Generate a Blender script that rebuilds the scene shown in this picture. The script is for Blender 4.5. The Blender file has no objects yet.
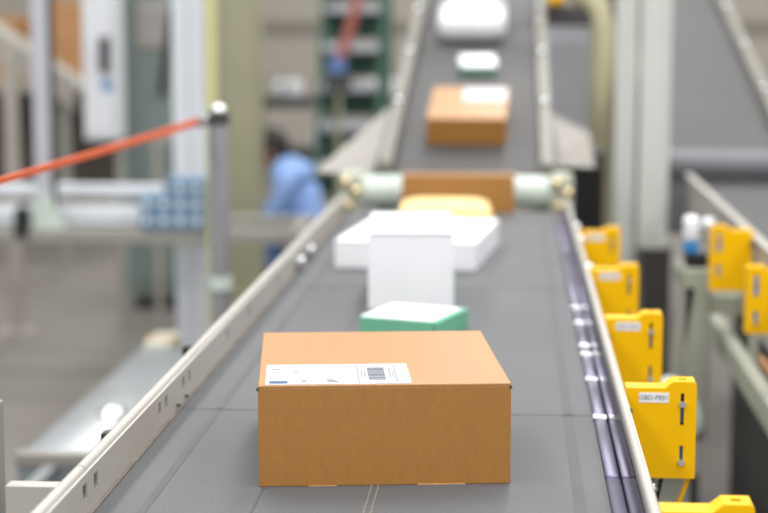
import bpy, bmesh, math, random
from mathutils import Vector, Matrix
random.seed(7)
S = bpy.context.scene
COL = S.collection
PI = math.pi

# ------------------------------------------------------------------ camera
cam_d = bpy.data.cameras.new('camera')
cam = bpy.data.objects.new('camera', cam_d)
COL.objects.link(cam)
S.camera = cam
cam_d.sensor_width = 36.0
cam_d.lens = 36.0 * 1700 / 768
cam_d.clip_end = 200
PITCH, YAW = math.radians(8.0688), math.radians(4.363)
cam.location = (0, 0, 1.335)
cam.rotation_euler = (PI / 2 - PITCH, 0, YAW)
cam_d.dof.use_dof = True
cam_d.dof.focus_distance = 1.80
cam_d.dof.aperture_fstop = cam_d.lens / 1000 / 0.0225
cam_d.dof.aperture_blades = 0

# ------------------------------------------------------------------ world and lights
W = bpy.data.worlds.new('hall_ambience')
S.world = W
W.use_nodes = True
bg = W.node_tree.nodes['Background']
bg.inputs[0].default_value = (0.93, 0.96, 1.0, 1)
bg.inputs[1].default_value = 0.72

def lamp(x, y, z, sx, sy, power):
    d = bpy.data.lights.new('hall_and_fill_light', 'AREA')
    d.shape = 'RECTANGLE'; d.size = sx; d.size_y = sy
    d.energy = power; d.color = (1.0, 0.985, 0.96)
    o = bpy.data.objects.new('hall_and_fill_light', d)
    o.location = (x, y, z)
    COL.objects.link(o)
    return o
for lx in (-2.6, 0.3, 3.2):
    for ly in (1.2, 4.6, 8.2, 12.0):
        lamp(lx, ly, 5.2, 0.7, 2.2, 85)
    for ly in (-2.6, -5.6):  # unseen rows added behind the camera to brighten surfaces facing it
        lamp(lx, ly, 4.6, 0.7, 2.2, 70)

V = S.view_settings
V.view_transform = 'Standard'
V.look = 'None'
V.gamma = 1.0
V.use_curve_mapping = False
V.exposure = 0.0

# ------------------------------------------------------------------ materials
def lin(c):
    return tuple((v / 255 / 12.92) if v / 255 <= 0.04045 else ((v / 255 + 0.055) / 1.055) ** 2.4 for v in c) + (1,)

MATS = {}
def mat(name, rgb, rough=0.55, metal=0.0, var=0.08, scale=12.0, bump=0.0, bscale=200.0, spec=0.5, coat=0.0, stretch=(1, 1, 1), emit=0.0, alpha=None):
    m = bpy.data.materials.new(name)
    m.use_nodes = True
    nt = m.node_tree
    b = nt.nodes['Principled BSDF']
    c = lin(rgb)
    tc = nt.nodes.new('ShaderNodeTexCoord')
    mp = nt.nodes.new('ShaderNodeMapping')
    mp.inputs['Scale'].default_value = stretch
    nt.links.new(tc.outputs['Object'], mp.inputs['Vector'])
    nz = nt.nodes.new('ShaderNodeTexNoise')
    nz.inputs['Scale'].default_value = scale
    nz.inputs['Detail'].default_value = 5
    nt.links.new(mp.outputs[0], nz.inputs['Vector'])
    rp = nt.nodes.new('ShaderNodeValToRGB')
    rp.color_ramp.elements[0].position = 0.3
    rp.color_ramp.elements[1].position = 0.7
    rp.color_ramp.elements[0].color = tuple(max(0, v * (1 - var)) for v in c[:3]) + (1,)
    rp.color_ramp.elements[1].color = tuple(min(1, v * (1 + var)) for v in c[:3]) + (1,)
    nt.links.new(nz.outputs['Fac'], rp.inputs['Fac'])
    nt.links.new(rp.outputs['Color'], b.inputs['Base Color'])
    b.inputs['Roughness'].default_value = rough
    b.inputs['Metallic'].default_value = metal
    b.inputs['Specular IOR Level'].default_value = spec
    b.inputs['Coat Weight'].default_value = coat
    if bump:
        n2 = nt.nodes.new('ShaderNodeTexNoise')
        n2.inputs['Scale'].default_value = bscale
        n2.inputs['Detail'].default_value = 3
        nt.links.new(mp.outputs[0], n2.inputs['Vector'])
        bp = nt.nodes.new('ShaderNodeBump')
        bp.inputs['Strength'].default_value = bump
        bp.inputs['Distance'].default_value = 0.002
        nt.links.new(n2.outputs['Fac'], bp.inputs['Height'])
        nt.links.new(bp.outputs['Normal'], b.inputs['Normal'])
    MATS[name] = m
    return m

mat('belt', (82, 84, 86), 0.62, 0, 0.10, 5, 0.0)
mat('belt_dark', (70, 72, 74), 0.6, 0, 0.1, 20, 0.3, 400)
mat('belt_thread', (112, 107, 99), 0.8, 0, 0.25, 300, 0.3, 500)
mat('belt_incline', (60, 59, 59), 0.6, 0, 0.12, 8, 0.2, 300)
mat('rail', (171, 167, 160), 0.42, 0, 0.05, 9, 0.05, 150)
mat('rail_grime', (108, 100, 91), 0.7, 0, 0.25, 40)
mat('frame_paint', (150, 148, 140), 0.5, 0, 0.08, 8)
mat('kraft', (162, 109, 34), 0.42, 0, 0.05, 170, 0.2, 600, 1.0, stretch=(1, 1, .45))
mat('kraft_pale', (232, 184, 124), 0.7, 0, 0.03, 40, 0.15, 500, 0.3)
mat('kraft_edge', (190, 150, 104), 0.8, 0, 0.15, 120)
mat('kraft_deep', (178, 120, 62), 0.75, 0, 0.08, 30)
mat('paper', (188, 190, 196), 0.5, 0, 0.01, 30)
mat('print_grey', (104, 107, 116), 0.6, 0, 0.1, 60)
mat('print_pale', (100, 104, 114), 0.6, 0, 0.1, 60)
mat('print_blue', (20, 74, 112), 0.5, 0, 0.08, 60)
mat('white_card', (236, 236, 239), 0.55, 0, 0.015, 20)
mat('white_poly', (240, 240, 243), 0.4, 0, 0.02, 20)
mat('mint', (108, 176, 144), 0.55, 0, 0.05, 20)
mat('mint_deep', (40, 130, 95), 0.55, 0, 0.05, 20)
mat('mailer', (238, 206, 138), 0.6, 0, 0.04, 14, 0.3, 60)
mat('yellow', (243, 186, 0), 0.38, 0, 0.03, 10, 0.02, 300, 0.2)
mat('chrome', (225, 226, 230), 0.12, 1.0, 0.03, 10)
mat('steel', (170, 172, 176), 0.32, 0.9, 0.08, 20)
mat('brass', (226, 206, 160), 0.22, 1.0, 0.05, 20)
mat('violet_reflection', (98, 94, 120), 0.34, 0.6, 0.35, 6, 0, 100, stretch=(1, 1, 1))  # violet reflection put into the base colour of the strips
mat('black', (24, 24, 26), 0.5, 0, 0.15, 20)
mat('blue_plastic', (50, 132, 196), 0.4, 0, 0.08, 20)
mat('teal_lens', (30, 92, 124), 0.25, 0, 0.1, 30)
mat('roller_mint', (196, 208, 198), 0.4, 0, 0.04, 10)
mat('orange', (255, 114, 66), 0.6, 0, 0.05, 60, 0.2, 400)
mat('post_grey', (150, 150, 154), 0.4, 0.3, 0.06, 10)
mat('aluminium', (188, 189, 195), 0.42, 0.15, 0.04, 6)
mat('column_white', (214, 218, 224), 0.5, 0, 0.03, 5)
mat('column_olive', (160, 157, 130), 0.6, 0, 0.06, 4)
mat('column_cream', (186, 180, 146), 0.55, 0, 0.05, 4)
mat('tube_yellow', (205, 202, 140), 0.5, 0, 0.05, 8)
mat('cabinet_white', (222, 224, 228), 0.45, 0, 0.03, 4)
mat('cabinet_grey', (122, 134, 130), 0.5, 0, 0.05, 4)
mat('sage', (168, 171, 156), 0.5, 0, 0.07, 9)
mat('ladder_green', (46, 82, 66), 0.5, 0, 0.12, 10)
mat('tread', (172, 172, 178), 0.5, 0.2, 0.08, 10)
mat('red_tube', (172, 100, 88), 0.5, 0, 0.08, 10)
mat('crate_blue', (108, 136, 162), 0.45, 0, 0.05, 10)
mat('glint_white', (236, 240, 244), 0.35, 0, 0.02, 10)  # white for the dots and ball that stand for glints
mat('galvanised', (150, 154, 156), 0.30, 0.55, 0.08, 6)
mat('pinkish', (165, 158, 149), 0.5, 0, 0.06, 8)
mat('slate', (120, 130, 134), 0.5, 0, 0.08, 8)
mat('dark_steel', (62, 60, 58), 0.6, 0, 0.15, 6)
mat('brown_box', (178, 132, 88), 0.75, 0, 0.08, 12)
mat('skin', (178, 128, 100), 0.6, 0, 0.06, 20)
mat('hair', (38, 32, 30), 0.7, 0, 0.2, 60)
mat('shirt', (140, 172, 224), 0.8, 0, 0.08, 12, 0.2, 80)
mat('trousers', (96, 122, 172), 0.8, 0, 0.1, 12)
mat('shoe', (50, 50, 54), 0.7, 0, 0.1, 20)
mat('incline_rail', (120, 117, 108), 0.5, 0, 0.08, 8)
mat('flare', (138, 133, 126), 0.5, 0, 0.06, 8)
mat('post_white', (205, 207, 201), 0.5, 0, 0.03, 5)
mat('tube_grey', (112, 113, 117), 0.5, 0, 0.05, 8)
mat('rack_dark', (98, 90, 80), 0.7, 0, 0.2, 3)
mat('upright_grey', (138, 137, 134), 0.5, 0, 0.06, 8)
mat('floor', (114, 109, 103), 0.5, 0, 0.09, 0.9, 0.05, 30)
mat('wall', (152, 146, 136), 0.7, 0, 0.06, 0.7)
mat('wall_band', (124, 118, 108), 0.7, 0, 0.06, 0.7)

# woven relief on the near belt
def weave(m, sc=2600, strength=0.2):
    nt = m.node_tree
    b = nt.nodes['Principled BSDF']
    tc = nt.nodes.new('ShaderNodeTexCoord')
    hs = []
    for d in ('X', 'Y'):
        w = nt.nodes.new('ShaderNodeTexWave')
        w.bands_direction = d
        w.inputs['Scale'].default_value = sc / 20
        w.inputs['Distortion'].default_value = 0.8
        nt.links.new(tc.outputs['Object'], w.inputs['Vector'])
        hs.append(w)
    mx = nt.nodes.new('ShaderNodeMath'); mx.operation = 'ADD'
    nt.links.new(hs[0].outputs['Fac'], mx.inputs[0]); nt.links.new(hs[1].outputs['Fac'], mx.inputs[1])
    bp = nt.nodes.new('ShaderNodeBump')
    bp.inputs['Strength'].default_value = strength
    bp.inputs['Distance'].default_value = 0.001
    nt.links.new(mx.outputs[0], bp.inputs['Height'])
    nt.links.new(bp.outputs['Normal'], b.inputs['Normal'])
weave(MATS['belt'])
# scuffs on the wear strips come from noise; their violet is a painted reflection

# ------------------------------------------------------------------ mesh helpers
class MB:
    """collects shapes in a bmesh and links them as one mesh object"""
    def __init__(self): self.bm = bmesh.new()
    def box(self, x0, x1, y0, y1, z0, z1, bev=0.0, seg=2, M=None):
        r = bmesh.ops.create_cube(self.bm, size=1)
        vs = r['verts']
        for v in vs:
            v.co = Vector((x0 + (v.co.x + .5) * (x1 - x0), y0 + (v.co.y + .5) * (y1 - y0), z0 + (v.co.z + .5) * (z1 - z0)))
        if bev:
            es = list({e for v in vs for e in v.link_edges})
            rb = bmesh.ops.bevel(self.bm, geom=vs + es, offset=bev, segments=seg, profile=0.5, affect='EDGES', clamp_overlap=True)
            vs = list({v for v in rb['verts']} | {v for v in vs if v.is_valid})
        if M is not None:
            for v in vs: v.co = M @ v.co
        return self
    def tube(self, pts, rad, n=12, caps=True):
        pts = [Vector(p) for p in pts]
        rads = rad if isinstance(rad, (list, tuple)) else [rad] * len(pts)
        rings = []
        prev = None
        for i, p in enumerate(pts):
            if i == 0: t = pts[1] - p
            elif i == len(pts) - 1: t = p - pts[-2]
            else: t = (pts[i + 1] - p).normalized() + (p - pts[i - 1]).normalized()
            t.normalize()
            if prev is None:
                a = Vector((0, 0, 1)) if abs(t.z) < .9 else Vector((1, 0, 0))
                u = t.cross(a).normalized()
            else:
                u = (prev - t * prev.dot(t)).normalized()
            prev = u
            w = t.cross(u)
            rings.append([self.bm.verts.new(p + (u * math.cos(k * 2 * PI / n) + w * math.sin(k * 2 * PI / n)) * rads[i]) for k in range(n)])
        for a, b in zip(rings, rings[1:]):
            for k in range(n):
                self.bm.faces.new((a[k], a[(k + 1) % n], b[(k + 1) % n], b[k]))
        if caps:
            self.bm.faces.new(rings[0][::-1]); self.bm.faces.new(rings[-1])
        return self
    def prism(self, poly, a0, a1, axis='y'):
        """poly in the other two axes (x,z for y; y,z for x; x,y for z)"""
        def P(p, a):
            return {'y': (p[0], a, p[1]), 'x': (a, p[0], p[1]), 'z': (p[0], p[1], a)}[axis]
        A = [self.bm.verts.new(P(p, a0)) for p in poly]
        B = [self.bm.verts.new(P(p, a1)) for p in poly]
        n = len(poly)
        for k in range(n):
            self.bm.faces.new((A[k], A[(k + 1) % n], B[(k + 1) % n], B[k]))
        self.bm.faces.new(A[::-1]); self.bm.faces.new(B)
        return self
    def ball(self, c, r, sx=1, sy=1, sz=1, u=16, v=10):
        q = bmesh.ops.create_uvsphere(self.bm, u_segments=u, v_segments=v, radius=r)
        for w in q['verts']:
            w.co = Vector((w.co.x * sx + c[0], w.co.y * sy + c[1], w.co.z * sz + c[2]))
        return self
    def slab(self, quad, t):
        """a plate of four corner points, thickness t along its normal"""
        q = [Vector(p) for p in quad]
        n = (q[1] - q[0]).cross(q[2] - q[0]).normalized() * t
        A = [self.bm.verts.new(p) for p in q]; B = [self.bm.verts.new(p + n) for p in q]
        k = len(q)
        for i in range(k):
            self.bm.faces.new((A[i], A[(i + 1) % k], B[(i + 1) % k], B[i]))
        self.bm.faces.new(A[::-1]); self.bm.faces.new(B)
        return self
    def build(self, name, m, parent=None, smooth=False, kind=None):
        bmesh.ops.recalc_face_normals(self.bm, faces=self.bm.faces[:])
        me = bpy.data.meshes.new(name)
        self.bm.to_mesh(me); self.bm.free()
        me.materials.append(MATS[m])
        if smooth:
            me.polygons.foreach_set('use_smooth', [True] * len(me.polygons))
            try: me.set_sharp_from_angle(angle=math.radians(40))
            except Exception: pass
        o = bpy.data.objects.new(name, me)
        COL.objects.link(o)
        if parent is not None: o.parent = parent
        if kind: o['kind'] = kind
        return o

def thing(name, label, cat, loc=(0, 0, 0), rz=0.0, group=None):
    o = bpy.data.objects.new(name, None)
    o.empty_display_size = 0.05
    COL.objects.link(o)
    o.location = loc
    o.rotation_euler = (0, 0, rz)
    o['label'] = label
    o['category'] = cat
    if group: o['group'] = group
    return o

def lettering(text, height, m, parent, M, name='lettering'):
    c = bpy.data.curves.new(name, 'FONT')
    c.body = text; c.size = height; c.align_x = 'CENTER'; c.align_y = 'CENTER'; c.extrude = 0.0001
    tmp = bpy.data.objects.new('tmp_text', c)
    COL.objects.link(tmp)
    bpy.context.view_layer.update()
    me = bpy.data.meshes.new_from_object(tmp.evaluated_get(bpy.context.evaluated_depsgraph_get()))
    bpy.data.objects.remove(tmp)
    me.transform(M)
    me.materials.clear(); me.materials.append(MATS[m])
    o = bpy.data.objects.new(name, me)
    COL.objects.link(o)
    o.parent = parent
    return o

BZ = 0.85          # height of the running belt above the floor

# ------------------------------------------------------------------ setting
o = MB().box(-9, 9, -8, 16, -0.1, 0).build('floor', 'floor'); o['kind'] = 'structure'
o = MB().box(-9, 9, 14.0, 14.2, 0, 4.2).build('wall_back', 'wall'); o['kind'] = 'structure'
MB().box(-9, 9, 13.97, 14.0, 1.22, 1.30).build('wall_rail', 'wall_band', o)
MB().box(-9, 9, 13.985, 14.0, 0, 0.12).build('baseboard', 'wall_band', o)

# ------------------------------------------------------------------ near conveyor
XL, XR, Y0, Y1 = -0.409, 0.100, 0.55, 4.24
cv = thing('belt_conveyor', 'long grey belt conveyor with cream side rails carrying the boxes', 'conveyor', (0, 0, 0))
m = MB()
m.box(XL, XR, Y0, Y1, BZ - 0.006, BZ)
m.build('belt', 'belt', cv)
MB().box(XL + .01, XR - .005, Y0 + .05, Y1 - .05, BZ - .045, BZ - .009).build('slider_bed', 'frame_paint', cv)
for x, wd in ((-0.362, .0090), (0.070, .012), (-0.2545, .0022)):
    MB().box(x - wd / 2, x + wd / 2, Y0 + .01, Y1 - .01, BZ - .001, BZ + .0004).build('belt_seam', 'belt_dark', cv)
for x in (-0.1435, -0.1365):
    MB().box(x - .0011, x + .0011, Y0 + .01, 2.6, BZ - .001, BZ + .0005).build('stitch_line', 'belt_thread', cv)
for y in (2.045, 3.02):
    MB().box(XL + .002, XR - .002, y - .002, y + .002, BZ - .001, BZ + .0004).build('cross_seam', 'belt_dark', cv)
for y in (Y0, Y1):
    MB().tube([(XL, y, BZ - .045), (XR, y, BZ - .045)], 0.044, 24).build('pulley', 'steel', cv, True)

# left rail: face plate with real slots, rounded top flange, joint
SL = [(1.476, .879), (1.582, .879), (1.626, .878), (1.936, .875), (1.973, .875), (2.080, .876), (2.120, .876), (2.415, .876), (2.62, .876), (2.95, .876)]
ZT = 0.895
def left_rail():
    xf, xb = XL - .004, XL - .007
    m = MB()
    zs0, zs1 = .867, .883
    m.box(xb, xf, Y0, 4.16, .70, zs0)
    m.box(xb, xf, Y0, 4.16, zs1, ZT - .003)
    y = Y0
    for sy, _ in SL:
        m.box(xb, xf, y, sy - .0075, zs0, zs1); y = sy + .0075
    m.box(xb, xf, y, 4.16, zs0, zs1)
    return m
rl = left_rail().build('side_rail', 'rail', cv)
for sy, _ in SL:
    MB().box(XL - .0125, XL - .0085, sy - .011, sy + .011, .862, .886).build('slot_shade', 'black', rl)  # black block stands for the shade inside each slot
    MB().tube([(XL - .009, sy - .001, .8705), (XL - .0042, sy - .001, .8705)], .0030, 8).build('glint_screw', 'chrome', rl, True)  # chrome stub added for the glint low in each slot
for a, b in ((Y0, 1.597), (1.599, 3.10), (3.102, 4.16)):
    MB().tube([(XL - .013, a, ZT - .004), (XL - .013, b, ZT - .004)], .0065, 12).box(XL - .020, XL - .006, a, b, ZT - .012, ZT - .004).build('rail_flange', 'rail', rl, True)
MB().box(XL - .0195, XL - .017, Y0, 4.16, .70, ZT - .006).build('outer_plate', 'rail', rl)
MB().box(XL - .004, XL + .001, Y0, 4.16, BZ - .004, BZ + .002).build('wear_edge', 'rail_grime', rl)
for y in (2.036, 2.089):
    MB().tube([(XL - .005, y, BZ + .007), (XL + .0006, y, BZ + .006)], .0022, 10).build('bolt', 'dark_steel', rl)
for y, z in ((3.20, .866), (3.36, .866)):
    MB().box(XL - .005, XL + .012, y - .014, y + .014, z - .010, z + .012, .005).build('reflector', 'chrome', rl, True)

# right rail
rr = MB().box(.1330, .1350, Y0, 4.16, .70, .893).build('side_rail', 'rail', cv)
MB().tube([(.1305, Y0, .889), (.1305, 4.16, .889)], .0052, 12).build('rail_flange', 'rail', rr, True)
MB().box(.1345, .1360, Y0, 4.16, .60, .889).build('outer_plate', 'frame_paint', rr)
# glossy wear strips in sections between belt and right rail, small chrome cross rollers between them
secs = [(Y0, 1.11), (1.13, 1.752), (1.757, 2.012), (2.03, 2.228), (2.246, 2.398), (2.416, 2.462), (2.482, 2.645), (2.668, 2.785), (2.815, 3.50), (3.503, 4.2)]
for a, b in secs:
    for x0, x1 in ((.1005, .1158), (.1172, .1328)):
        MB().box(x0, x1, a, b, BZ - .01, BZ + .004, .0030, 3).build('wear_strip', 'violet_reflection', cv, True)
for y in (2.021, 2.237, 2.407, 2.472, 2.656, 2.80):
    for x0, x1 in ((.099, .1150), (.1182, .1326)):
        MB().tube([(x0, y, BZ + .0025), (x1, y, BZ + .0015)], .0060, 14).build('cross_roller', 'steel', cv, True)
for y in (3.02, 3.40, 3.60):
    MB().ball((.1365, y, .892), .008, 1, 1, .8, 12, 8).build('glint_bolt', 'chrome', rr, True)  # chrome balls put in for the glints along this rail
# supports
for y in (0.9, 2.6, 4.0):
    for x in (XL + .01, .105):
        MB().box(x - .03, x + .03, y - .03, y + .03, 0.012, .70, .003).box(x - .06, x + .06, y - .06, y + .06, 0, .012).build('leg', 'frame_paint', cv)
    MB().box(XL + .04, .075, y - .02, y + .02, .30, .35).build('cross_brace', 'frame_paint', cv)
    MB().box(XL - .01, .13, y - .025, y + .025, .70, .80).build('bed_support', 'frame_paint', cv)

# cream splice plate and black clips outside the left rail
t = thing('splice_plate', 'cream bent plate standing outside the left rail at lower left corner', 'bracket', (-.4655, 1.575, .882))
MB().box(-.0245, .037, -.0015, .0015, -.25, 0, .001).build('plate', 'rail', t)
MB().box(-.0245, .037, 0, .018, -.0025, 0, .001).build('lip', 'rail', t)
for x, y, z, lab in ((-.466, 1.90, .856, 'small black rubber clip behind the left rail nearest the camera'), (-.452, 2.32, .876, 'small black rubber clip behind left rail beside the white column')):
    t = thing('cable_clip', lab, 'clip', (x, y, z), 0, 'black clips along the left rail')
    MB().box(-.008, .016, -.010, .010, -.022, 0, .003).build('body', 'black', t)
    MB().tube([(0, 0, -.014), (-.4288 - x, 0, -.014)], .004, 8).build('stem', 'dark_steel', t)
t = thing('slim_upright', 'slim grey upright at the extreme left edge of the picture', 'post', (-.514, 1.62, 0))
MB().box(-.010, .008, -.01, .01, .01, .955, .002).build('post', 'upright_grey', t)
MB().box(-.05, .05, -.05, .05, 0, .01).build('foot', 'slate', t)

# ------------------------------------------------------------------ parcels
def carton(name, label, x, y, z, rz, w, d, h, body, top, group=None, cat='box', tilt=0.0):
    t = thing(name, label, cat, (x, y, z), rz, group)
    if tilt: t.rotation_euler = (tilt, 0, rz)
    MB().box(-w / 2, w / 2, -d / 2, d / 2, 0, h - .003, .0008).build('body', body, t)
    MB().box(-w / 2, w / 2, -d / 2, d / 2, h - .0046, h, .0014).build('lid', top, t)
    return t
# foreground carton
ANG = math.radians(7.3)
w, d, h = .2625, .297, .1075
c0 = carton('shipping_box', 'brown cardboard box in front with a white shipping label on top', -.1488, 1.8645, BZ, ANG, w, d, h, 'kraft', 'kraft', cat='box')
for s in (-1, 1):                                  # corner notches of the folded lid, pale raw edges
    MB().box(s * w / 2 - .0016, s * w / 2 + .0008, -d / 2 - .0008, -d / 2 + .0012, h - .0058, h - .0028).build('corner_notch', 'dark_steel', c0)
for a, b, zz in ((.034, .084, .0010), (-.080, -.050, .0006)):
    MB().box(a, b, -d / 2 - .0009, -d / 2 + .001, 0, zz).build('raw_edge', 'kraft_edge', c0)
lx0, lx1, ly0, ly1 = -w / 2 + .0075, -w / 2 + .1595, -d / 2 + .002, -d / 2 + .102
lb = MB().box(lx0, lx1, ly0, ly1, h, h + .0005, 0).build('shipping_label', 'paper', c0); lb['label'] = 'white paper shipping label with barcode'
zt0, zt1 = h + .0005, h + .0007
MB().box(lx0 + .004, lx0 + .023, ly0 + .004, ly0 + .016, zt0, zt1).build('blue_bar', 'print_blue', lb)
m = MB()                                           # barcode runs across the far-right third of the label
yy = ly0 + .018
while yy < ly1 - .018:
    t_ = random.choice((.0010, .0016, .0024))
    m.box(lx0 + .108, lx0 + .126, yy, yy + t_, zt0, zt1); yy += t_ + random.choice((.0010, .0014, .002))
m.build('barcode', 'print_grey', lb)
m = MB()
for xx in (.097, .137):
    m.box(lx0 + xx, lx0 + xx + .0010, ly0 + .004, ly1 - .004, zt0, zt1)
m.build('rule_line', 'print_grey', lb)
m = MB()
for xx, ya, yb in ((.101, .03, .07), (.104, .03, .06), (.131, .03, .075), (.134, .03, .06)):
    m.box(lx0 + xx, lx0 + xx + .0010, ly0 + ya, ly0 + yb, zt0, zt1)
for xx, xb, y_ in ((.006, .018, .06), (.006, .014, .072), (.028, .034, .06), (.028, .033, .05), (.038, .044, .018), (.038, .042, .012), (.064, .071, .022), (.064, .074, .015), (.066, .076, .009)):
    m.box(lx0 + xx, lx0 + xb, ly0 + y_, ly0 + y_ + .0034, zt0, zt1)
m.build('small_print', 'print_pale', lb, kind='stuff')

# green-sided carton with white top
t = carton('green_box', 'flat green box with white label on top, behind the front cardboard box', -.150, 2.585, BZ, math.radians(-19), .128, .132, .031, 'mint', 'mint')
MB().box(-.062, .054, -.064, .060, .031, .0318).build('top_label', 'white_poly', t)
MB().box(.058, .0595, -.0669, -.0657, .002, .028).build('side_seam', 'mint_deep', t)
# white cube carton
t = carton('white_box', 'tall white cube-shaped box standing between green box and flat box', -.1765, 2.93, BZ, math.radians(3.5), .142, .285, .130, 'white_card', 'white_card')
MB().box(-.0695, .0695, -.1436, -.1425, .1262, .1272).build('lid_fold', 'print_pale', t)
# flat white carton
t = carton('white_box', 'wide flat white box lying behind the tall white cube box', -.187, 3.435, BZ, math.radians(-6), .275, .39, .054, 'white_card', 'white_card')
MB().box(-.137, .137, -.1956, -.1946, .0495, .0503).build('lid_fold', 'print_pale', t)
# padded mailer
t = thing('padded_mailer', 'pale yellow padded envelope lying behind the flat white box', 'envelope', (-.158, 3.95, BZ), math.radians(2))
m = MB(); nx, ny = 18, 14
def pz(u, v): return .052 * (max(0, (1 - abs(u) ** 5)) * max(0, (1 - abs(v) ** 5))) ** .3
for sgn in (1, 0):
    g = [[m.bm.verts.new((-.115 + .23 * i / nx, -.125 + .25 * j / ny, .006 + (pz(2 * i / nx - 1, 2 * j / ny - 1) if sgn else -.005 * (1 if 0 < i < nx and 0 < j < ny else 0)))) for j in range(ny + 1)] for i in range(nx + 1)]
    for i in range(nx):
        for j in range(ny):
            m.bm.faces.new((g[i][j], g[i + 1][j], g[i + 1][j + 1], g[i][j + 1]))
bmesh.ops.remove_doubles(m.bm, verts=m.bm.verts[:], dist=.0005)
m.build('pouch', 'mailer', t, True)
MB().box(-.113, .113, .121, .133, .003, .006, .001).build('flap', 'mailer', t)
# long brown carton at the transfer
t = carton('brown_box', 'long upright brown cardboard box at the far end of the near belt', -.137, 4.225, BZ, math.radians(1.5), .280, .055, .094, 'kraft', 'kraft')
MB().box(-.14, .14, -.003, .003, .094, .0945).build('tape', 'kraft_edge', t)

# ------------------------------------------------------------------ inclined conveyors
SLOPE = math.atan(.25)
def incline(label, xa, xb, ys, zs, length, far_plain=False):
    xc = (xa + xb) / 2; hw = (xb - xa) / 2
    t = thing('inclined_conveyor', label, 'conveyor', (xc, ys, 0))
    R = Matrix.Translation((0, 0, zs)) @ Matrix.Rotation(SLOPE, 4, 'X')
    MB().box(-hw, hw, 0, length, -.006, 0, M=R).build('belt', 'belt_incline', t)
    MB().box(-hw, hw, .05, length, -.06, -.008, M=R).build('slider_bed', 'frame_paint', t)
    for s in (-1, 1):
        a, b = (hw + .002, hw + .036)
        x0, x1 = (a, b) if s > 0 else (-b, -a)
        r = MB().box(x0, x1, .02, length, -.14, .035, .006, M=R).build('side_rail', 'incline_rail', t)
        for k in range(1, 7):
            c = R @ Vector((s * (hw + .019), k * .55, .037))
            MB().ball(c, .012, 1, 1, .8, 12, 8).build('bolt', 'chrome', r, True)  # chrome balls added to give bright highlights along the rail
    for yy in (.75, 2.6):
        c = R @ Vector((0, yy, -.12))
        for s in (-1, 1):
            MB().box(s * (hw + .02) - .03, s * (hw + .02) + .03, c.y - .03, c.y + .03, 0, c.z + .04).build('leg', 'frame_paint', t)
    return t, R, hw
inc1, R1, hw1 = incline('steep grey incline conveyor feeding boxes down to the near belt', -.313, .068, 4.36, .922, 3.4)
# its round guard tube at the foot, with end bearings
MB().tube([(-.262, 0, .887), (.222, 0, .887)], .040, 28).build('guard_tube', 'roller_mint', inc1, True)
for x, s in ((-.292, -1), (.245, 1)):
    b = MB().box(x - .03, x + .03, -.05, .05, .80, .935, .012).build('bearing_block', 'sage', inc1, True)
    for dx, dz in ((-.012, .03), (.016, .005), (-.004, -.03)):
        MB().tube([(x + dx, -.064, .885 + dz), (x + dx, -.045, .885 + dz)], .012, 12).ball((x + dx, -.066, .885 + dz), .013, 1, .7, 1, 12, 8).build('bolt', 'brass', b, True)  # brass ball ends added to give pale glints at the bearings
# flared guide plates
MB().slab([(-.245, .04, .925), (-.400, .10, .925), (-.235, .55, 1.075), (-.232, .20, .985)], .004).build('flare_plate', 'flare', inc1)
MB().slab([(.205, .12, .945), (.195, .50, 1.08), (.325, .20, 1.03), (.335, .08, .945)], .004).build('flare_plate', 'flare', inc1)

def on_inc(u, xc=inc1.location.x):   # point on incline belt at world Y = u
    return .922 + .25 * (u - 4.36)
# parcels on the incline
y = 4.735
t = carton('brown_box', 'brown cardboard box with white label riding down the steep incline', -.125, y + .03, on_inc(y + .03) , math.radians(-1.5), .215, .30, .075, 'kraft', 'kraft', tilt=SLOPE)
MB().box(-.018, .102, .015, .14, .075, .0758).build('top_label', 'paper', t)
y = 5.34
t = thing('small_parcel', 'small white parcel with green edge high on the incline', 'parcel', (-.115, y, on_inc(y)), 0)
t.rotation_euler = (SLOPE, 0, math.radians(4))
MB().box(-.056, .056, -.062, .062, 0, .016, .004).build('base', 'mint_deep', t)
MB().box(-.057, .059, -.060, .064, .016, .034, .009, 3).build('cover', 'white_poly', t, True)
y = 5.78
t = thing('rolled_parcel', 'white bolster-shaped parcel at the top of the incline', 'parcel', (-.142, y, on_inc(y)), 0)
t.rotation_euler = (SLOPE, 0, 0)
MB().box(-.112, .112, -.14, .13, 0.001, .096, .040, 5).build('wrap', 'white_poly', t, True)
MB().box(-.10, .10, -.012, .012, .0955, .0968).build('seal', 'print_pale', t)

# second line on the right
c2 = thing('belt_conveyor', 'second belt conveyor at far right with yellow brackets on its side', 'conveyor', (0, 0, 0))
MB().box(.505, .88, .9, 4.9, BZ - .006, BZ).build('belt', 'belt_incline', c2)
MB().box(.51, .875, .95, 4.85, BZ - .05, BZ - .008).build('slider_bed', 'frame_paint', c2)
r = MB().box(.492, .502, .9, 4.85, .70, .885).build('side_rail', 'rail', c2)
MB().box(.484, .504, .9, 4.85, .885, .893, .003).build('rail_flange', 'rail', r)
r = MB().box(.882, .892, .9, 4.85, .74, .885).build('side_rail', 'rail', c2)
MB().box(.880, .900, .9, 4.85, .885, .893, .003).build('rail_flange', 'rail', r)
MB().box(.450, .478, .9, 4.75, .605, .66, .004).build('lower_rail', 'sage', c2)
for y in (1.6, 2.6, 3.4, 4.4): MB().box(.478, .492, y - .02, y + .02, .62, .74).build('hanger', 'sage', c2)
MB().box(.480, .490, 1.4, 3.3, .665, .680, .002).build('cable_duct', 'brown_box', c2)
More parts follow.
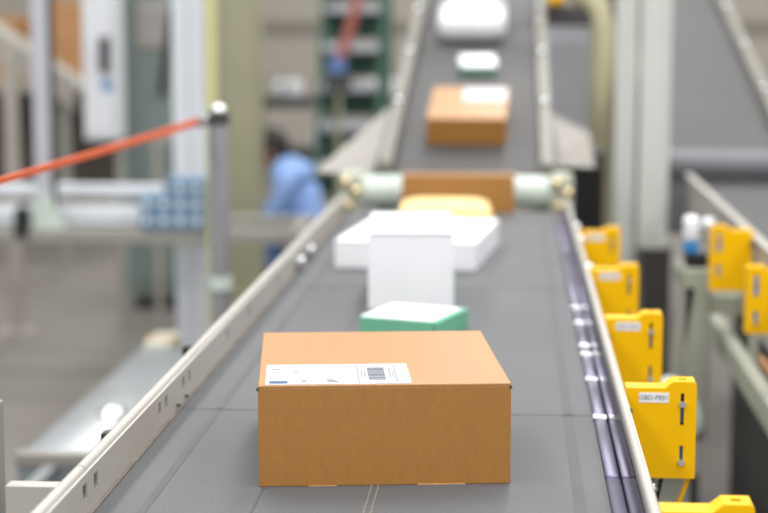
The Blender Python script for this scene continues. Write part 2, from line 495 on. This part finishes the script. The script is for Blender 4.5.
for y in (1.3, 2.75, 3.66, 4.6):
    if y > 4: MB().box(.484, .500, y - .035, y + .035, 0, .74, .006).build('leg', 'sage', c2)
    if y == 3.66:
        MB().box(.365, .425, y - .03, y + .03, .44, .80, .006).box(.425, .492, y - .02, y + .02, .70, .74).build('leg', 'sage', c2)
        MB().box(.382, .410, y - .02, y + .02, 0, .44).build('lower_leg', 'dark_steel', c2)
    MB().box(.84, .89, y - .035, y + .035, 0, .74, .006).build('leg', 'sage', c2)
MB().slab([(.33, 3.63, .46), (.33, 3.66, .46), (.37, 3.66, .76), (.37, 3.63, .76)], .02).build('leg_brace', 'sage', c2)
inc2, R2, hw2 = incline('second grey incline conveyor rising behind the white posts at right', .44, .79, 5.06, .935, 3.0)
MB().tube([(-.19, -.03, .90), (.19, -.03, .90)], .045, 24).build('guard_tube', 'tube_grey', inc2, True)
MB().box(-.20, .21, -.05, .0, .70, .86, .005).build('end_panel', 'tube_grey', inc2)

# ------------------------------------------------------------------ yellow sensor brackets
def bracket(x, y, z, label, group, mirror=False, text=None, arm=True, blue=False, W=.0835, H=.118):
    t = thing('sensor_bracket', label, 'bracket', (x, y, z), 0, group)
    q = -1 if mirror else 1
    def X(v): return q * v
    def bx(mb, x0, x1, y0, y1, z0, z1, b=0.0):
        a, c = sorted((X(x0), X(x1))); return mb.box(a, c, y0, y1, z0, z1, b)
    T = .003; s0, s1 = (.0630, .0710) if blue else (.0645, .0690)
    m = MB()
    m.prism([(X(px), pz_) for px, pz_ in ((0, -.008), (.046, -.008), (.056, 0), (s0, 0), (s0, -H), (0, -H))], 0, T)
    m.prism([(X(px), pz_) for px, pz_ in ((s1, 0), (W - .005, 0), (W - .0015, -.0015), (W, -.005), (W, -H), (s1, -H))], 0, T)
    for z0, z1 in ((-.014, 0), (-.078, -.053), (-H, -.100)):
        bx(m, s0, s1, 0, T, z0, z1)
    p = m.build('plate', 'yellow', t)
    m = MB()                                       # folded top flange following the hump, with a hole in the raised part
    bx(m, 0, .046, T, .030, -.0105, -.008)
    m.slab([(X(.046), T, -.008), (X(.046), .030, -.008), (X(.056), .030, 0), (X(.056), T, 0)], .0022)
    bx(m, .056, .063, T, .030, -.0025, 0); bx(m, .073, W - .002, T, .030, -.0025, 0)
    bx(m, .063, .073, T, .011, -.0025, 0); bx(m, .063, .073, .021, .030, -.0025, 0)
    m.build('top_flange', 'yellow', t)
    m = MB(); bx(m, W - .003, W, T, .030, -H, -.004); m.build('side_flange', 'yellow', t)
    m = MB(); bx(m, .056, .077, .006, .028, -.106, -.012, .002); s = m.build('photo_sensor', 'black', t)
    m = MB(); bx(m, s0 - .0005, s1 + .0005, .0035 - .003 * blue, .0062, -.050, -.018 if blue else -.030); m.build('lens', 'blue_plastic' if blue else 'teal_lens', s)
    m = MB(); bx(m, s0 - .0005, s1 + .0005, .0035, .0062, -.094, -.080); m.build('lens', 'blue_plastic' if blue else 'teal_lens', s)
    for zz in (-.0265, -.0975):
        MB().tube([(X(.0667), -.0045, zz), (X(.0667), .004, zz)], .0044, 6).build('bolt', 'chrome', t)
    if text is not None:
        lb = MB().box(.0155, .0505, -.0006, 0, -.0255, -.0135).build('name_plate', 'white_card', t)
        lettering(text, .0078, 'print_grey', lb, Matrix.Translation((.033, -.0008, -.0197)) @ Matrix.Rotation(PI / 2, 4, 'X'))
    MB().tube([(X(-.001), .004, -.036), (X(-.001), -.004, -.036)], .0032, 8).tube([(X(.004), -.006, -.036), (X(.004), 0, -.036)], .004, 8).build('mounting_bolt', 'dark_steel', t)
    if arm:
        MB().slab([(X(.078), .012, -H + .002), (X(.082), .012, -H + .002), (X(.030), .012, -.26), (X(.026), .012, -.26)], .012).build('brace_arm', 'yellow', t)
        MB().tube([(X(.048), .015, -H + .01), (X(.042), .015, -.14), (X(.030), .015, -.19), (X(.006), .015, -.25)], .0026, 8).build('sensor_cable', 'black', t)
        MB().ball((X(.036), .010, -.134), .0055, 1, 1, 1, 10, 8).build('cable_gland', 'chrome', t, True)
    return t
BR = 'yellow brackets along the near conveyor'
pl = ['nearest yellow bracket, cut off by the bottom edge of the picture',
      'yellow bracket with a readable GBD-PE01 label plate, sharpest of the row',
      'third yellow bracket counting from the bottom edge, with pale label plate',
      'fourth yellow bracket from the bottom edge, half hidden behind the third one',
      'farthest yellow bracket of the near row, beside the cream column']
for i, (y, lab) in enumerate(zip((1.505, 2.0, 2.47, 2.955, 3.48), pl)):
    bracket(.1368, y, .8985 if i == 0 else .904, lab, BR, text='GBD-PE01', arm=i < 3)
B2 = 'yellow brackets on the second conveyor'
bracket(.4850, 3.46, .912, 'farther yellow bracket on the second conveyor, whole in view', B2, mirror=True, arm=False, blue=True, H=.132)
bracket(.4905, 2.96, .903, 'nearer yellow bracket on the second conveyor, at the right picture edge', B2, mirror=True, arm=False, blue=True)
# white and blue sensor head left of the second line
t = thing('scanner_head', 'white and blue sensor head on a pale green leg between the lines', 'sensor', (.392, 3.66, .80))
MB().box(-.026, .006, -.02, .02, .055, .11, .010, 3).build('cap', 'white_poly', t, True)
MB().box(-.026, .006, -.021, .019, .03, .055, .004).build('window', 'blue_plastic', t)
MB().box(-.022, .026, -.02, .02, 0, .03, .003).build('base', 'black', t)
MB().ball((.024, -.015, .095), .014).build('glint_ball', 'glint_white', t, True)  # added white ball stands for a bright blurred highlight
t = thing('drive_motor', 'pale rounded drive motor hanging beside the yellow brackets', 'motor', (.305, 3.15, 0))
MB().tube([(0, -.09, .60), (0, -.07, .60), (0, .10, .60), (0, .12, .60)], [.02, .046, .046, .02], 20).build('housing', 'roller_mint', t, True)
MB().box(-.035, .045, -.06, .09, .49, .555, .008).build('gearbox', 'pinkish', t)
MB().box(-.03, .03, -.03, .03, 0.0, .49, .004).build('pedestal', 'sage', t)
MB().box(-.02, .03, -.062, -.05, .50, .53).build('data_plate', 'blue_plastic', t)

# ------------------------------------------------------------------ posts on the right
def hpost(name, label, x0, x1, y, z0, z1, m, depth=.08, cat='post', grp=None):
    t = thing(name, label, cat, ((x0 + x1) / 2, y, 0), 0, grp)
    hw = (x1 - x0) / 2
    MB().box(-hw, hw, -depth / 2 + .008, -depth / 2 + .02, z0, z1).box(-hw, -hw + .016, -depth / 2, depth / 2, z0, z1, .003).box(hw - .016, hw, -depth / 2, depth / 2, z0, z1, .003).build('profile', m, t)
    if z0 < .05:
        MB().box(-hw - .02, hw + .02, -depth / 2 - .03, depth / 2 + .03, 0, .012).build('foot_plate', m, t)
    return t
t = thing('bent_column', 'cream-yellow column with a bent top behind the brackets', 'column', (.304, 6.0, 0))
MB().tube([(0, 0, .01), (0, 0, 1.28), (-.02, 0, 1.36), (-.09, .0, 1.44), (-.20, 0, 1.50), (-.6, 0, 1.52)], .042, 16).build('tube', 'column_cream', t, True)
MB().box(-.09, .09, -.09, .09, 0, .012).build('foot_plate', 'column_cream', t)
MB().box(-.21, -.02, -.03, .03, 1.30, 1.37, .01).build('hanging_unit', 'dark_steel', t)
MB().ball((-.165, -.05, 1.395), .03).build('beacon', 'yellow', t, True)
hpost('profile_post', 'narrow white metal post next to the cream-yellow column', .286, .345, 4.88, 0.0, 2.2, 'post_white', .08)
t = hpost('profile_post', 'broad white metal post ending above dark gap, right of narrow one', .352, .436, 4.86, .68, 2.2, 'post_white', .08)
MB().box(-.02, .055, -.035, .035, 0, .68).build('lower_stub', 'dark_steel', t)
# grey enclosure behind the incline's right rail
t = thing('grey_enclosure', 'grey machine enclosure seen between incline and cream column', 'cabinet', (.30, 8.2, 0))
MB().box(-.22, .30, -.3, .3, 0.06, 1.30, .01).build('body', 'aluminium', t)
MB().box(-.19, .27, -.312, -.3, .62, 1.24, .006).build('door', 'aluminium', t)
MB().box(-.20, .28, -.28, .28, 0, .06).build('plinth', 'dark_steel', t)
MB().box(.16, .20, -.33, -.312, .85, 1.0, .004).build('handle', 'black', t)
# dark cabinet in the shade under the incline's right side, and a dark box standing for shade under the second line
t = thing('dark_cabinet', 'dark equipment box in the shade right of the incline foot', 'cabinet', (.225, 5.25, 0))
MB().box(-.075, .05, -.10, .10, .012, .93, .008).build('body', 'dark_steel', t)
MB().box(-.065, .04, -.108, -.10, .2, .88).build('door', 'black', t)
t = thing('shade_box', 'dark box standing for shade under the second conveyor at lower right', 'machine', (.70, 3.9, 0))
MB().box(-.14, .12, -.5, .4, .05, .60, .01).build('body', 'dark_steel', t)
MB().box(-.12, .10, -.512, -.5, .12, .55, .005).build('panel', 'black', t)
for sx in (-.10, .08):
    MB().tube([(sx, -.4, .05), (sx, -.4, 0)], .02).build('foot', 'black', t)
t = thing('parts_tray', 'pale tray with salmon packet under the second conveyor', 'tray', (.42, 4.15, 0))
MB().box(-.13, .05, -.12, .12, .33, .35, .004).box(-.13, -.12, -.12, .12, .35, .40).box(.04, .05, -.12, .12, .35, .40).build('tray', 'pinkish', t)
MB().box(-.10, .0, -.08, .08, .35, .38, .006).build('packet', 'red_tube', t)
MB().box(-.05, -.02, -.02, .02, 0, .33).build('stand', 'sage', t)

# ------------------------------------------------------------------ left side
PX, PY = -.664, 3.80
t = thing('barrier_post', 'grey barrier post with white cap that holds the orange strap', 'post', (PX, PY, 0))
MB().tube([(0, 0, .02), (0, 0, .73)], .0215, 20).build('lower_tube', 'post_grey', t, True)
MB().tube([(0, 0, .73), (0, 0, 1.115)], .0225, 20).build('tube', 'post_grey', t, True)
MB().tube([(0, 0, .715), (0, 0, .745)], .027, 20).build('collar', 'roller_mint', t, True)
MB().tube([(0, 0, 0), (0, 0, .012), (0, 0, .02)], [.14, .14, .03], 28).build('base', 'dark_steel', t, True)
MB().tube([(0, 0, 1.092), (0, 0, 1.118)], .0245, 20).build('head', 'dark_steel', t, True)
MB().ball((0, 0, 1.122), .0185, 1, 1, .9).build('cap', 'chrome', t, True)
MB().box(-.045, -.022, -.02, .014, 1.088, 1.112, .005).build('strap_clip', 'chrome', t)
t = thing('barrier_strap', 'bright orange barrier strap running from post to the left edge', 'strap', (-.704, 3.77, 1.0995))
b = Vector((-.0576, -1.69, -.006)); m = MB(); n = 16
top = []; bot = []
for k in range(n + 1):
    p = b * (k / n) + Vector((0, 0, -.0012 * math.sin(PI * k / n))); hh = .0088 - .0043 * k / n
    top.append(m.bm.verts.new(p + Vector((.002, 0, hh)))); bot.append(m.bm.verts.new(p + Vector((-.002, 0, -hh))))
for k in range(n): m.bm.faces.new((top[k], top[k + 1], bot[k + 1], bot[k]))
w_ = m.build('webbing', 'orange', t)
sd = w_.modifiers.new('thickness', 'SOLIDIFY'); sd.thickness = .002
MB().box(-.008, .012, -.010, .02, -.012, .013, .003).build('end_clip', 'steel', t)
t = thing('barrier_post', 'second barrier post just outside the left picture edge', 'post', (-.7616, 2.055, 0))
MB().tube([(0, 0, .02), (0, 0, 1.115)], .0215, 20).build('tube', 'post_grey', t, True)
MB().tube([(0, 0, 0), (0, 0, .012), (0, 0, .02)], [.14, .14, .03], 28).build('base', 'dark_steel', t, True)
MB().ball((0, 0, 1.12), .0185, 1, 1, .9).build('cap', 'chrome', t, True)

# crossing conveyor frame
t = thing('cross_frame', 'pale low machine frame with rails crossing behind the barrier post', 'frame', (-1.3, 6.1, 0))
MB().box(-1.1, .58, -.13, -.07, .525, .575, .004).build('front_beam', 'frame_paint', t)
MB().box(-1.1, .58, .28, .34, .525, .575, .004).build('rear_beam', 'frame_paint', t)
MB().box(-1.0, -.02, .0, .06, .575, .64, .006).build('lower_rail', 'column_white', t)
MB().box(-1.0, -.02, .20, .26, .655, .70, .006).build('upper_rail', 'column_white', t)
for x in (-.42, -.20): MB().box(x - .02, x + .02, .20, .24, .575, .656).build('rail_support', 'frame_paint', t)
for x in (-1.05, .52):
    for y in (-.1, .31): MB().box(x - .03, x + .03, y - .03, y + .03, 0, .525).build('leg', 'frame_paint', t)
for x in (-1.05, .52): MB().box(x - .02, x + .02, -.07, .28, .53, .57).build('cross_member', 'frame_paint', t)
MB().tube([(-.40, -.04, .62), (-.40, .0, .62)], .036, 20).build('hand_wheel', 'chrome', t, True)
t = thing('tall_upright', 'light grey upright standing on the low frame at far left', 'post', (-1.694, 6.05, .575))
MB().box(-.034, .026, -.03, .03, 0.0, 1.3, .004).build('profile', 'aluminium', t)
MB().box(.026, .038, -.02, .02, 0.0, 1.3).build('shade_strip', 'dark_steel', t)  # dark strip stands for the shadow gap beside the profile
MB().prism([(-.045, 0), (.075, 0), (.04, .08), (.03, .12), (-.03, .12)], -.05, -.034).build('foot_bracket', 'roller_mint', t)
t = thing('limit_switch', 'black switch box fixed beside the tall grey upright', 'switch', (-1.765, 5.98, .545))
MB().box(-.024, .024, -.03, .03, 0, .105, .006).build('body', 'black', t)
MB().tube([(0, 0, .105), (0, 0, .13)], .010).build('plunger', 'steel', t)
t = thing('cream_upright', 'thin cream floor post at the left picture edge', 'post', (-2.10, 7.0, 0))
MB().box(-.028, .028, -.028, .028, .01, 1.19, .004).build('post', 'pinkish', t)
MB().box(-.07, .07, -.07, .07, 0, .01).build('foot_plate', 'pinkish', t)
# blue crate, its glints built as white dots
t = thing('blue_crate', 'blue crate with rows of pale dots standing for glints on the low frame', 'crate', (-1.214, 6.02, .575))
m = MB(); m.box(-.118, .118, -.06, .06, 0, .125, .006); m.box(-.02, .118, -.06, .06, .12, .185, .006)
m.build('body', 'crate_blue', t)
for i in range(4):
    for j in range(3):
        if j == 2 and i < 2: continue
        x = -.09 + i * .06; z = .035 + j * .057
        MB().tube([(x, -.070, z), (x, -.058, z)], .011, 16).build('glint_dot', 'glint_white', t, True)
# white column, yellow tube, olive column
t = hpost('wide_column', 'broad white steel column left of the barrier post', -1.305, -1.184, 6.52, 0, 2.6, 'column_white', .12, 'column')
MB().box(-.006, .006, -.056, -.050, .012, 2.6).build('centre_rib', 'aluminium', t)
t = thing('yellow_tube', 'pale yellow upright tube directly behind the barrier post', 'post', (-1.055, 5.9, 0))
MB().tube([(0, 0, .01), (0, 0, 2.4)], .020, 16).build('tube', 'tube_yellow', t, True)
MB().box(-.05, .05, -.05, .05, 0, .01).build('foot_plate', 'tube_yellow', t)
hpost('olive_column', 'olive beige column behind the orange strap post', -1.374, -1.195, 8.0, 0, 3.0, 'column_olive', .16, 'column')
# cabinets
t = thing('white_cabinet', 'white wall-height cabinet with black handle and blue sticker', 'cabinet', (-1.772, 7.2, .80))
MB().box(-.070, .060, 0, .22, 0, 1.1, .006).build('body', 'cabinet_white', t)
MB().box(-.066, .056, -.012, 0, .02, 1.08, .004).build('door', 'cabinet_white', t)
MB().box(.014, .052, -.05, -.012, .295, .445, .006).build('handle', 'black', t)
MB().box(.014, .056, -.0135, -.012, .215, .258).build('sticker', 'blue_plastic', t)
MB().tube([(.06, .1, -.80), (.06, .1, 0)], .02).build('stand', 'frame_paint', t)
t = thing('grey_cabinet', 'grey green electrical cabinet with louvred panel and hanging black cable', 'cabinet', (-1.655, 7.6, 0))
MB().box(-.115, .16, 0, .3, .06, 1.9, .006).build('body', 'cabinet_grey', t)
MB().box(-.06, .15, -.014, 0, .12, 1.86, .004).build('door', 'cabinet_grey', t)
v = MB().box(-.035, .105, -.026, -.014, 1.19, 1.40, .003).build('louvre_panel', 'pinkish', t)
for k in range(4): MB().box(-.005, .095, -.034, -.026, 1.23 + k * .04, 1.248 + k * .04).build('louvre', 'tread', v)
MB().tube([(.12, -.03, 1.36), (.105, -.04, 1.2), (.085, -.04, 1.05), (.075, -.035, .98)], [.008, .012, .014, .012], 10).build('cable', 'black', t, True)
MB().box(-.08, .15, .02, .28, 0, .06).build('plinth', 'dark_steel', t)
# window frame-like stand in front of the cabinet
t = thing('small_stand', 'small pale square frame between grey cabinet and white column', 'frame', (-1.46, 7.3, 0))
for x in (-.09, .09): MB().box(x - .012, x + .012, -.012, .012, 0, .79).build('upright', 'pinkish', t)
MB().box(-.10, .10, -.012, .012, .79, .83).build('top_bar', 'pinkish', t)
# background at upper left: dark rack with brown boxes, sloping cream chute
t = thing('storage_rack', 'dark storage rack far behind the white cabinet', 'rack', (-2.55, 10.4, 0))
MB().box(-.9, .85, .3, .33, .0, .92).build('back_panel', 'rack_dark', t)
for x in (-.86, .81): MB().box(x - .04, x + .04, -.3, .3, 0, 1.8).build('upright', 'frame_paint', t)
for z in (.15, .88): MB().box(-.82, .77, -.3, .3, z, z + .05).build('shelf', 'pinkish', t)
for k, (x, w_, hh, mt_, lab) in enumerate(((-.10, .30, .50, 'brown_box', 'tall brown box on the far dark rack'), (-.62, .34, .40, 'brown_box', 'brown box at the left end of far rack'), (.42, .40, .34, 'pinkish', 'pale box on the far rack behind white cabinet'))):
    tt = thing('stored_box', lab, 'box', (-2.55 + x, 10.3, .93), 0, 'boxes on the far rack')
    MB().box(-w_ / 2, w_ / 2, -.2, .2, 0, hh, .004).build('body', mt_, tt)
    MB().box(-.02, .02, -.2015, .2015, hh - .05, hh + .001).build('tape', 'kraft_edge', tt)
t = thing('sloping_chute', 'cream sloping chute in the upper left background', 'chute', (-2.55, 8.9, 0))
MB().slab([(-.5, -.04, 1.44), (.24, -.04, .95), (.24, .30, .95), (-.5, .30, 1.44)], .012).build('bed', 'frame_paint', t)
MB().slab([(-.5, -.05, 1.30), (.24, -.05, .84), (.24, -.05, 1.0), (-.5, -.05, 1.46)], .012).build('side_plate', 'pinkish', t)
for x, z in ((-.3, 1.22), (.16, .92)): MB().box(x - .025, x + .025, 0, .05, 0, z).build('leg', 'frame_paint', t)
# green rolling ladder
t = thing('rolling_ladder', 'green rolling ladder with grey treads beside the incline', 'ladder', (-.94, 9.9, 0))
t.scale = (.85, 1, 1)
for s in (-1, 1):
    MB().tube([(s * .20, -.55, .04), (s * .20, .55, 2.2)], .03, 10).build('stringer', 'ladder_green', t, True)
    MB().tube([(s * .20, .55, .04), (s * .20, .55, 2.2)], .026, 10).build('rear_leg', 'ladder_green', t, True)
    MB().box(s * .20 - .012, s * .20 + .012, -.50, .55, .12, .22).build('side_bar', 'ladder_green', t)
    for y in (-.5, .55): MB().tube([(s * .20 - .02, y, .04), (s * .20 + .02, y, .04)], .04, 14).build('caster', 'black', t)
for k in range(9):
    z = .24 + k * .222; y = -.45 + (z - .24) * .509
    MB().box(-.185, .185, y - .12, y + .10, z, z + .045, .004).build('tread', 'tread', t)
    MB().box(-.185, .185, y + .10, y + .112, z - .15, z).build('riser', 'ladder_green', t)
t = thing('red_hose', 'salmon red hose hanging down in front of the green ladder', 'hose', (-.86, 9.2, .0))
MB().tube([(.03, 0, 1.7), (.02, 0, 1.45), (-.03, 0, 1.25), (-.08, 0, 1.10)], .028, 12).build('hose', 'red_tube', t, True)
MB().box(-.14, -.05, -.04, .04, 1.02, 1.11, .01).build('coupling', 'trousers', t)
MB().tube([(-.09, 0, 0), (-.09, 0, 1.03)], .016, 10).build('stand_pipe', 'column_olive', t, True)
MB().box(-.16, -.02, -.05, .05, .94, 1.02, .01).build('valve', 'dark_steel', t)
# low shelf with white packets behind the person
t = thing('low_shelf', 'dark low shelf with packets behind the crouching person', 'shelf', (-1.30, 11.2, 0))
for z in (.40, .74): MB().box(-.42, .75, -.2, .2, z, z + .06).build('board', 'dark_steel', t)
for x in (-.40, .73): MB().box(x - .02, x + .02, -.2, .2, 0, .96).build('end_panel', 'dark_steel', t)
for x, z, w_, hh, lab in ((-.18, .80, .17, .11, 'white packet on the dark low shelf behind person'), (.10, .46, .24, .16, 'pale lower packet on the shelf behind person'), (.45, .80, .2, .12, 'grey packet at the right of the dark low shelf')):
    tt = thing('packet', lab, 'packet', (-1.30 + x, 11.12, z), 0, 'packets on the low shelf')
    MB().box(-w_ / 2, w_ / 2, -.1, .1, 0, hh, .02, 3).build('wrap', 'cabinet_white', tt, True)
    MB().box(-.01, .01, -.101, .101, .01, hh + .001).build('band', 'print_pale', tt)
# galvanised guard on the floor at left
t = thing('chute_guard', 'blurred galvanised guard beam running beside the left rail', 'guard', (0, 0, 0))
MB().box(-1.045, -.86, 3.44, 4.62, .30, .42, .025, 3).build('cover', 'galvanised', t, True)
MB().box(-1.045, -.86, 3.425, 3.46, .39, .420, .004).build('end_cap', 'flare', t)
MB().box(-1.04, -.87, 3.43, 3.44, .20, .40).build('end_face', 'slate', t)
MB().box(-.98, -.95, 3.24, 3.46, .385, .40, .004).build('strap', 'galvanised', t)
MB().box(-1.03, -.95, 4.60, 4.78, .28, .43, .012).build('far_bracket', 'sage', t)
MB().box(-1.032, -.948, 4.66, 4.69, .30, .432).build('brown_band', 'brown_box', t)
for y in (3.6, 4.5):
    MB().box(-.99, -.91, y - .04, y + .04, 0, .30).build('leg', 'slate', t)
MB().ball((-.925, 3.80, .42), .035, 1, 1.4, .5).build('glint_dome', 'chrome', t, True)  # added chrome dome stands for a bright reflection on the cover

# ------------------------------------------------------------------ crouching person
def skinned(name, verts, edges, radii, m, parent, root=0, sub=2):
    me = bpy.data.meshes.new(name)
    me.from_pydata(verts, edges, [])
    ob = bpy.data.objects.new(name, me)
    COL.objects.link(ob)
    ob.parent = parent
    sk = ob.modifiers.new('skin', 'SKIN'); sk.use_smooth_shade = True
    sv = me.skin_vertices[0].data
    for i, r_ in enumerate(radii):
        sv[i].radius = r_ if isinstance(r_, tuple) else (r_, r_)
        sv[i].use_root = (i == root)
    ss = ob.modifiers.new('sub', 'SUBSURF'); ss.levels = sub; ss.render_levels = sub
    me.materials.append(MATS[m])
    return ob
pn = thing('person', 'crouching person with dark hair in light blue shirt, facing left', 'person', (-1.13, 8.7, 0))
pn.scale = (.96, .96, .96)
# squatting in profile, facing -x: pelvis low, torso leaning forward, head to the left
vb = [(.07, 0, .22), (.04, 0, .36), (.0, 0, .48), (-.04, 0, .56), (-.08, 0, .62),                 # 0 pelvis .. 4 neck
      (.05, -.10, .20), (-.22, -.13, .36), (-.08, -.13, .09), (-.20, -.13, .04),                  # 5 hip,6 knee,7 ankle,8 toe
      (.05, .10, .20), (-.22, .13, .36), (-.08, .13, .09), (-.20, .13, .04),
      (-.01, -.19, .53), (-.08, -.23, .35), (-.22, -.22, .28), (-.26, -.21, .27),                 # 13 shoulder,14 elbow,15 wrist
      (-.01, .19, .53), (-.08, .23, .35), (-.22, .20, .28), (-.26, .19, .27)]
eb = [(0, 1), (1, 2), (2, 3), (3, 4), (0, 5), (5, 6), (6, 7), (7, 8), (0, 9), (9, 10), (10, 11), (11, 12), (3, 13), (13, 14), (14, 15), (15, 16), (3, 17), (17, 18), (18, 19), (19, 20)]
rb = [.14, .135, .15, .10, .055, .095, .065, .042, .038, .095, .065, .042, .038, .065, .047, .03, .026, .065, .047, .03, .026]
body = skinned('body', vb, eb, rb, 'shirt', pn)
# trousers as a slightly larger shell around the legs
skinned('trousers', [vb[0], vb[5], vb[6], (-.085, -.13, .07), vb[9], vb[10], (-.085, .13, .07)], [(0, 1), (1, 2), (2, 3), (0, 4), (4, 5), (5, 6)], [.15, .105, .076, .056, .105, .076, .056], 'trousers', pn)
for s in (-1, 1):
    MB().box(-.25, -.03, s * .13 - .045, s * .13 + .045, 0, .075, .03, 3).build('shoe', 'shoe', pn, True)
# head with face
m = MB()
m.ball((0, 0, 0), .092, 1.05, .82, 1.22, 24, 16)
for v in m.bm.verts:
    if v.co.x < -.02 and v.co.z < -.02: v.co.y *= .86
    if v.co.z > .09: v.co.z -= .008
m.prism([(-.118, -.03), (-.092, -.032), (-.092, .012)], -.012, .012)      # nose
hd = m.build('head', 'skin', pn, True)
MB().tube([(-.045, 0, .56), (-.105, 0, .635)], [.066, .050], 16).build('neck', 'skin', pn, True)
hd.location = (-.125, 0, .665); hd.rotation_euler = (0, math.radians(-18), 0)
for s in (-1, 1):
    MB().ball((-.086, s * .032, .012), .010, 1, 1, .7, 10, 8).build('eye', 'black', hd, True)
    MB().ball((.008, s * .078, -.01), .026, .8, .35, 1.2, 10, 8).build('ear', 'skin', hd, True)
MB().box(-.094, -.082, -.024, .024, -.062, -.054, .003).build('mouth', 'red_tube', hd)
m = MB(); m.ball((.014, 0, .022), .098, 1.02, .88, 1.16, 24, 16)
bmesh.ops.bisect_plane(m.bm, geom=m.bm.verts[:] + m.bm.edges[:] + m.bm.faces[:], plane_co=(-.045, 0, .0), plane_no=(-1, 0, -.75), clear_outer=True)
m.build('hair', 'hair', hd, True)
for s in (-1, 1):                                                         # hands: palm, four fingers, thumb
    w0 = Vector((-.255, s * .20, .272))
    pv = [tuple(w0), tuple(w0 + Vector((-.05, 0, -.02)))]
    pe = [(0, 1)]; pr = [(.024, .016), (.036, .015)]
    for k, L in enumerate((.062, .072, .068, .052)):
        b0 = w0 + Vector((-.065, (k - 1.5) * .020, -.026)); i0 = len(pv)
        pv += [tuple(b0), tuple(b0 + Vector((-L * .5, 0, -.012))), tuple(b0 + Vector((-L * .8, 0, -L * .55)))]
        pe += [(1, i0), (i0, i0 + 1), (i0 + 1, i0 + 2)]; pr += [.010, .009, .0075]
    i0 = len(pv); tb = w0 + Vector((-.03, -s * .034, -.02))
    pv += [tuple(tb), tuple(tb + Vector((-.03, -s * .018, -.014)))]
    pe += [(0, i0), (i0, i0 + 1)]; pr += [.011, .008]
    skinned('hand', pv, pe, pr, 'skin', pn, 0, 1)
